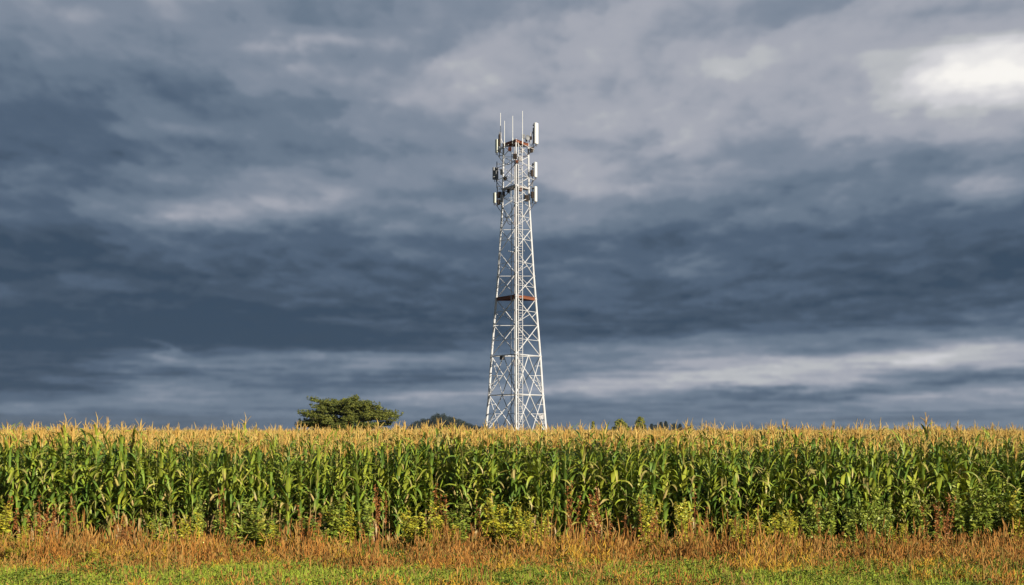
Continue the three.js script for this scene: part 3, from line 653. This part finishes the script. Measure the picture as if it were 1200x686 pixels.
  panel(2.5, 37.52, 40.17, -0.55, 0.62, 0.3, 0.95, plastic, 36.6, 39.6, 1);
  panel(2.42, 33.4, 35.3, -0.6, 0.46, 0.26, 1.05, plastic, 32.2, 35.2, 1);
  panel(2.42, 30.35, 32.25, -0.4, 0.42, 0.26, 1.05, plastic, 30.0, 32.4, 1);
  panel(-2.36, 36.45, 38.15, -0.6, 0.4, 0.24, -0.9, cream, 35.9, 39.1, 2);
  panel(-2.52, 33.2, 34.75, -1.2, 0.74, 0.24, -2.7, grey, 32.1, 35.4, 2);
  panel(-2.62, 30.2, 31.5, -0.5, 0.42, 0.2, -1.0, cream, 29.8, 32.3, 2);
  for (const [x, z, a, b] of [[-1.9, -0.3, 36.4, 41.35], [-1.4, 0.4, 36.9, 40.2], [-0.4, 1.4, 37.2, 40.6], [0.8, 1.2, 37.2, 41.25]]) {
    const w = new THREE.Group(); w.name = 'whip_antenna'; tower.add(w);
    part('rod', mergeGeometries([new THREE.CylinderGeometry(0.034, 0.04, b - a - 0.6, 8).translate(x, (a + b) / 2 + 0.3, z), new THREE.CylinderGeometry(0.07, 0.07, 0.7, 8).translate(x, a + 0.33, z)]), plastic, w);
    const k = 1.6 / Math.hypot(x, z); part('clamp_arm', pipe(V(x, a + 0.3, z), V(x * k * 0.85, 37.5, z * k * 0.85), 0.04, 6), dark, w);
  }
  // mounting frames round the head, carrying the antenna poles
  for (const h of [33.1, 34.6, 36.9, 38.3]) for (const k of [1, 2]) {
    const sgn = k === 1 ? 1 : -1, l = legAt(k, Math.min(h, 37.5)), f = legAt(0, Math.min(h, 37.5));
    if (h < 38) part('frame_pipe', pipe(V(l.x + sgn * 0.75, h, l.z + 0.1), V(f.x + sgn * 0.9, h, f.z + 0.35), 0.04, 6), h < 36 ? white[k] : stained, tower);
    else part('frame_pipe', pipe(V(l.x + sgn * 0.3, 37.6, l.z + 0.2), V(l.x + sgn * 0.3, 39.0, l.z + 0.2), 0.045, 6), stained, tower);
    part('frame_strut', pipe(V(l.x, Math.min(h, 37.4) - 0.6, l.z), V(l.x + sgn * 0.7, Math.min(h, 37.9), l.z + 0.12), 0.035, 6), stained, tower);
  }
  // jumper cables hanging from the antennas to the tray
  for (const [x, h, z, h2] of [[2.4, 37.4, -0.5, 36.2], [2.3, 33.2, -0.6, 32.2], [2.3, 30.2, -0.4, 28.9], [-2.3, 36.3, -0.6, 35.2], [-2.4, 33.0, -1.1, 31.9], [-2.5, 30.1, -0.5, 28.6], [-1.9, 30.2, -0.4, 27.8]]) {
    const l = legAt(0, h2), c = new THREE.CatmullRomCurve3([V(x, h, z), V(x * 0.8, h - 0.7, z), V(x * 0.45, h2 - 0.3, z + 0.5), V(l.x, h2, l.z - 0.5)]);
    part('jumper_cable', new THREE.TubeGeometry(c, 12, 0.035, 5), dark, tower);
  }
  { // remote radio boxes and drums
    const radio = (x, h, z, w, hh, d, m, turn = 0) => {
      const g = new THREE.Group(); g.name = 'radio_unit'; g.position.set(x, h, z); g.rotation.y = turn; tower.add(g);
      part('housing', new RoundedBoxGeometry(w, hh, d, 1, 0.03), m, g);
      const fins = []; for (let k = -3; k <= 3; k++) fins.push(new THREE.BoxGeometry(0.02, hh * 0.86, 0.05).translate(k * w * 0.12, 0, d / 2 + 0.022));
      part('cooling_fins', mergeGeometries(fins), m, g).userData.kind = 'stuff';
      part('bracket', new THREE.BoxGeometry(w * 0.5, 0.08, 0.2).translate(0, 0, -d / 2 - 0.09), dark, g);
    };
    const f = legAt(0, 35.3);
    radio(f.x - 0.12, 35.5, f.z + 0.25, 0.5, 0.62, 0.3, dark); radio(f.x + 0.5, 35.2, f.z + 0.12, 0.42, 0.55, 0.3, stained, 0.3); radio(f.x + 0.1, 34.85, f.z + 0.22, 0.3, 0.35, 0.25, rust);
    radio(-2.0, 31.2, -0.55, 0.45, 0.8, 0.3, dark, -0.5); radio(-1.72, 30.75, -0.4, 0.34, 0.9, 0.26, stained, -0.2); radio(-2.1, 30.35, -0.5, 0.34, 0.6, 0.3, dark, -0.7); radio(-1.5, 31.35, -0.5, 0.3, 0.6, 0.26, dark, 0.1);
    radio(1.28, 30.8, -0.45, 0.44, 0.8, 0.34, dark, 0.6); radio(2.02, 31.2, -0.5, 0.36, 0.8, 0.26, dark, 0.9); radio(0.55, 31.6, 0.9, 0.3, 0.4, 0.25, rust, 0.4); radio(-0.9, 31.6, 0.3, 0.35, 0.5, 0.25, dark, -0.7);
    radio(-1.75, 34.1, -0.75, 0.32, 0.7, 0.24, stained, -0.4); radio(-1.3, 33.2, -0.3, 0.3, 0.5, 0.24, dark, -0.8); radio(1.95, 33.9, -0.55, 0.3, 0.8, 0.24, dark, 0.7); radio(0.75, 36.4, 1.0, 0.3, 0.5, 0.24, stained, 0.5); radio(-0.75, 36.6, 0.9, 0.34, 0.5, 0.24, rust, -0.5); radio(1.9, 36.8, -0.5, 0.3, 0.7, 0.24, dark, 0.6); radio(1.75, 38.2, -0.2, 0.4, 0.4, 0.3, dark, 0.6); radio(0.9, 38.15, 0.9, 0.3, 0.55, 0.26, grey, 0.4);
    radio(-2.02, 38.0, -0.6, 0.16, 1.5, 0.2, dark, -0.6);
    const g = new THREE.Group(); g.name = 'dish_antenna'; g.position.set(1.35, 38.1, 0.4); g.rotation.set(0, 0.8, 0); tower.add(g);
    part('dish', new THREE.LatheGeometry([[0, 0], [0.18, 0.02], [0.32, 0.08], [0.36, 0.14], [0.34, 0.14], [0.3, 0.1], [0.16, 0.04], [0, 0.025]].map((p) => new THREE.Vector2(...p)), 16).rotateX(Math.PI / 2), grey, g);
    part('mount', new THREE.BoxGeometry(0.16, 0.5, 0.16).translate(0, -0.2, -0.1), dark, g);
    const c = new THREE.Group(); c.name = 'equipment_cabinet'; c.position.set(-1.65, 11.3, 0.25); c.rotation.y = -1.05; tower.add(c);
    part('housing', new RoundedBoxGeometry(0.8, 0.5, 0.3, 1, 0.03), dark, c); part('lid', new THREE.BoxGeometry(0.9, 0.05, 0.4).translate(0, 0.28, 0), stained, c);
    part('junction_box', new RoundedBoxGeometry(0.5, 0.7, 0.3, 1, 0.03).translate(legAt(1, 4).x - 0.45, 4.3, legAt(1, 4).z + 0.05), stained, tower);
  }
}

// ---------------------------------------------------------------- trees
const barkMat = new THREE.MeshStandardMaterial({ map: colourTexture(128, (x, y) => mix([0.06, 0.045, 0.033], [0.14, 0.11, 0.085], Math.min(1, Math.max(0, 0.5 + fbm(x * 18, y * 4, 4))))), roughness: 1 });
const crownMat = new THREE.MeshStandardMaterial({ vertexColors: true, roughness: 0.75, side: THREE.DoubleSide });
// a spray of small leaf faces filling a flattened blob
function spray(m, r, c, rx, ry, rz, n, size, a, b) {
  for (let k = 0; k < n; k++) {
    const t = r() * 6.283, p = Math.acos(2 * r() - 1), d = Math.cbrt(r()) * (0.8 + 0.35 * r()), x = c[0] + Math.sin(p) * Math.cos(t) * d * rx, y = c[1] + Math.cos(p) * d * ry, z = c[2] + Math.sin(p) * Math.sin(t) * d * rz;
    const u = r() * 6.283, up = (r() - 0.35) * 1.1, roll = (r() - 0.5) * 2.6, s = size * (0.6 + r() * 0.8), ux = Math.cos(u) * s, uz = Math.sin(u) * s, w = 0.42 * Math.cos(roll), h = 0.42 * Math.sin(roll) * s, col = mix(a, b, r());
    const i = [m.v(x - ux, y - up * s, z - uz, col), m.v(x - uz * w, y + h, z + ux * w, col), m.v(x + ux, y + up * s, z + uz, col), m.v(x + uz * w, y - h, z - ux * w, col)];
    m.quad(i[0], i[1], i[2], i[3]);
  }
}
function limbs(list, sides = 6) {
  const m = new Mesher(); for (const pts of list) m.tube(pts.map((p) => [...p, [1, 1, 1]]), sides);
  const g = m.build(); g.deleteAttribute('color');
  const uv = []; const pos = g.attributes.position; for (let i = 0; i < pos.count; i++) uv.push(Math.atan2(pos.getZ(i), pos.getX(i)), pos.getY(i) * 0.4);
  g.setAttribute('uv', new THREE.Float32BufferAttribute(uv, 2)); return g;
}
{ // broad flat-layered tree
  const t = thing('spreading_tree', 'broad dark green tree with flat layered branches beyond the corn', 'tree', [-17.95, 0, -153]); t.scale.set(0.99, 1.02, 0.99);
  const r = rng(202), L = [], m = new Mesher();
  L.push([[0, 0, 0, 0.34], [0.1, 1.2, 0.05, 0.27], [0.0, 2.4, 0, 0.22], [-0.1, 3.6, 0.1, 0.15], [0.1, 4.7, 0, 0.09], [0.15, 5.6, 0, 0.03]]);
  const dark = [0.045, 0.072, 0.012], light = [0.21, 0.215, 0.028];
  const arms = [];
  for (let k = 0; k < 52; k++) {
    const lvl = 1.5 + 3.7 * (k / 51), a = k * 2.399 + r() * 0.5, full = lvl < 2.4 ? 4.4 : lvl < 3.4 ? 5.2 : lvl < 4.2 ? 4.7 : lvl < 4.8 ? 3.9 : 2.7;
    arms.push([lvl, a, full * (0.6 + r() * 0.45), 0.1 + r() * 0.3]);
  }
  // the longest limbs, which give the outline its tips
  arms.push([3.3, 0.05, 5.75, 0.18], [3.9, -0.1, 5.3, 0.2], [3.6, 0.25, 5.6, 0.12], [2.6, 3.2, 5.4, 0.14], [3.2, 3.05, 4.9, 0.14], [4.2, 2.9, 3.6, 0.28], [4.3, 0.2, 3.2, 0.32], [4.3, 3.4, 2.9, 0.4], [4.5, -0.4, 2.3, 0.4]);
  for (const [lvl, a, len, rise] of arms) {
    const ca = Math.cos(a), sa = Math.sin(a), pts = [], sag = 0.1 + r() * 0.2;
    for (const q of [0, 0.3, 0.6, 1]) pts.push([ca * len * q, lvl + rise * len * q - sag * q * q * len * 0.45, sa * len * q, 0.085 * (1 - 0.8 * q) + 0.008]);
    L.push(pts);
    const n = Math.max(5, Math.round(len * 2.5));
    for (let j = 0; j < n; j++) {
      const q = 0.3 + 0.7 * (j + r() * 0.6) / n, off = (r() - 0.5) * 1.3 * (1.2 - 0.5 * q), x = ca * len * q - sa * off, z = sa * len * q + ca * off, y = lvl + rise * len * q - sag * q * q * len * 0.45 + 0.08 + (r() - .5) * 0.16;
      spray(m, r, [x, y, z], 0.36 + r() * 0.3, 0.1 + r() * 0.12, 0.36 + r() * 0.3, 60, 0.11, dark, light);
      // upturned tips
      for (let u = 0; u < 3; u++) { const hx = (r() - .5) * 0.9, hz = (r() - .5) * 0.9; spray(m, r, [x + ca * 0.2 + hx, y + 0.18 + r() * 0.14, z + sa * 0.2 + hz], 0.13, 0.2, 0.13, 16, 0.09, dark, light); }
    }
  }
  for (let k = 0; k < 120; k++) { const a = r() * 6.283, d = Math.sqrt(r()), y = 2.3 + r() * 3.1, w = 5.0 * Math.sqrt(Math.max(0.05, 1 - ((y - 2.4) / 3.6) ** 2)) * d; spray(m, r, [Math.cos(a) * w, y, Math.sin(a) * w], 0.35 + r() * 0.25, 0.15 + r() * 0.15, 0.35 + r() * 0.25, 55, 0.1, dark, light); }
  for (const [x, y, z] of [[-1.7, 5.35, 0.2], [-1.2, 5.55, -0.3], [-0.3, 5.7, 0], [0.2, 5.8, 0.4], [1.0, 5.65, 0], [1.35, 5.5, -0.4], [0.4, 5.45, 0.9], [-0.8, 5.3, 0.8], [-2.3, 5.0, 0], [3.6, 4.95, 0.1], [3.2, 5.1, 0.2]]) spray(m, r, [x, y, z], 0.5, 0.17, 0.5, 120, 0.11, dark, light);
  part('trunk', limbs(L), barkMat, t); part('crown', m.build(), crownMat, t);
}
// rounded or pointed tree: trunk, limbs, crown of many leaf clumps
function treePieces(seed, h, w, kind, a, b, leaf) {
  const r = rng(seed), L = [], m = new Mesher(), base = h * (kind === 'conifer' ? 0.08 : 0.22);
  L.push([[0, 0, 0, h * 0.03], [w * 0.03, h * 0.4, 0, h * 0.02], [0, h * 0.92, 0, h * 0.006]]);
  const n = kind === 'conifer' ? 46 : 40;
  for (let k = 0; k < n; k++) {
    const t = (k + 0.5) / n, y = base + (h - base) * t, az = k * 2.399 + r();
    const wide = kind === 'conifer' ? (1 - t) * 0.95 + 0.06 : Math.sqrt(Math.max(0.04, 1 - (2 * t - 0.95) ** 2));
    const d = wide * w * 0.5 * (kind === 'conifer' ? 0.75 : Math.sqrt(0.25 + 0.75 * r()) * 0.85), x = Math.cos(az) * d, z = Math.sin(az) * d;
    L.push([[0, Math.max(0.1, y - d * (kind === 'conifer' ? 0.1 : 0.6)), 0, h * 0.008], [x * 0.6, y - d * 0.1, z * 0.6, h * 0.005], [x, y, z, h * 0.002]]);
    const s = w * (kind === 'conifer' ? 0.13 + 0.1 * (1 - t) : 0.13 + r() * 0.08);
    spray(m, r, [x, y, z], s, s * (kind === 'conifer' ? 0.5 : 0.75), s, 60, leaf * w, a, b);
  }
  return [['trunk', limbs(L, 5), barkMat], ['crown', m.build(), crownMat]];
}
function plant(name, label, group, pieces, x, z, turn, s = 1, sy = s) {
  const o = thing(name, label, 'tree', [x, 0, z], turn, group); o.scale.set(s, sy, s);
  for (const [n, g, m] of pieces) part(n, g, m, o);
  return o;
}
{
  const lit = [0.1, 0.13, 0.018], pale = [0.28, 0.28, 0.03];
  plant('round_tree', 'small round bright green tree beyond the corn beside a taller narrow one', null, treePieces(11, 4.2, 3.0, 'round', lit, pale, 0.05), 17.6, -230, 0.4);
  plant('narrow_tree', 'small narrow bright green tree rising above the round one beside it', null, treePieces(12, 4.7, 2.1, 'round', lit, pale, 0.06), 20.85, -230, 1.4);
  plant('young_tree', 'pale yellow green sapling showing just above the corn tassels', null, treePieces(13, 4.0, 1.4, 'conifer', pale, [0.3, 0.3, 0.06], 0.07), 13.2, -230, 2);
  const far = [0.014, 0.028, 0.02], far2 = [0.03, 0.045, 0.028];
  const big = [0, 1, 2].map((k) => treePieces(30 + k, 10, 12, 'round', far, far2, 0.035)), con = [0, 1].map((k) => treePieces(40 + k, 8, 5, 'conifer', far, far2, 0.05));
  const r = rng(90);
  const grove = [[-77, 5.2], [-74, 7.2], [-70, 8.6], [-66.5, 8.4], [-62, 10.6], [-58.5, 11.6], [-54, 11.4], [-50, 10], [-46, 9.2], [-42, 8.4], [-38, 7], [-34, 5.8], [-29, 4.6], [-24, 3.8]];
  grove.forEach(([x, h], i) => plant('grove_tree', 'dark tree of the distant grove between the spreading tree and the tower', 'trees of the distant grove', big[i % 3], x, -1100 - r() * 25, r() * 6, 0.8, h * 1.22 / 10));
  const row = [[92, 4], [98, 4.6], [104, 5], [109, 5.4], [113, 5.1], [118, 6.6], [122, 7], [127, 6], [132, 5.4], [137, 4.6], [142, 4]];
  row.forEach(([x, h], i) => plant('distant_tree', 'dark tree of the far tree line beside the small bright trees', 'trees of the far tree line', (i % 3 === 1 ? big[i % 3] : con[i % 2]), x, -1100 - r() * 25, r() * 6, i % 3 === 1 ? 0.5 : 1.3, h * 1.3 / (i % 3 === 1 ? 11 : 8)));
}

// thin haze over the plain: the grove and the far tree line fade a little towards blue
scene.fog = new THREE.FogExp2(new THREE.Color(0.62, 0.75, 0.95), 0.00004);

scene.traverse((o) => { if (o.isMesh) o.castShadow = o.receiveShadow = true; });
renderer.render(scene, camera);
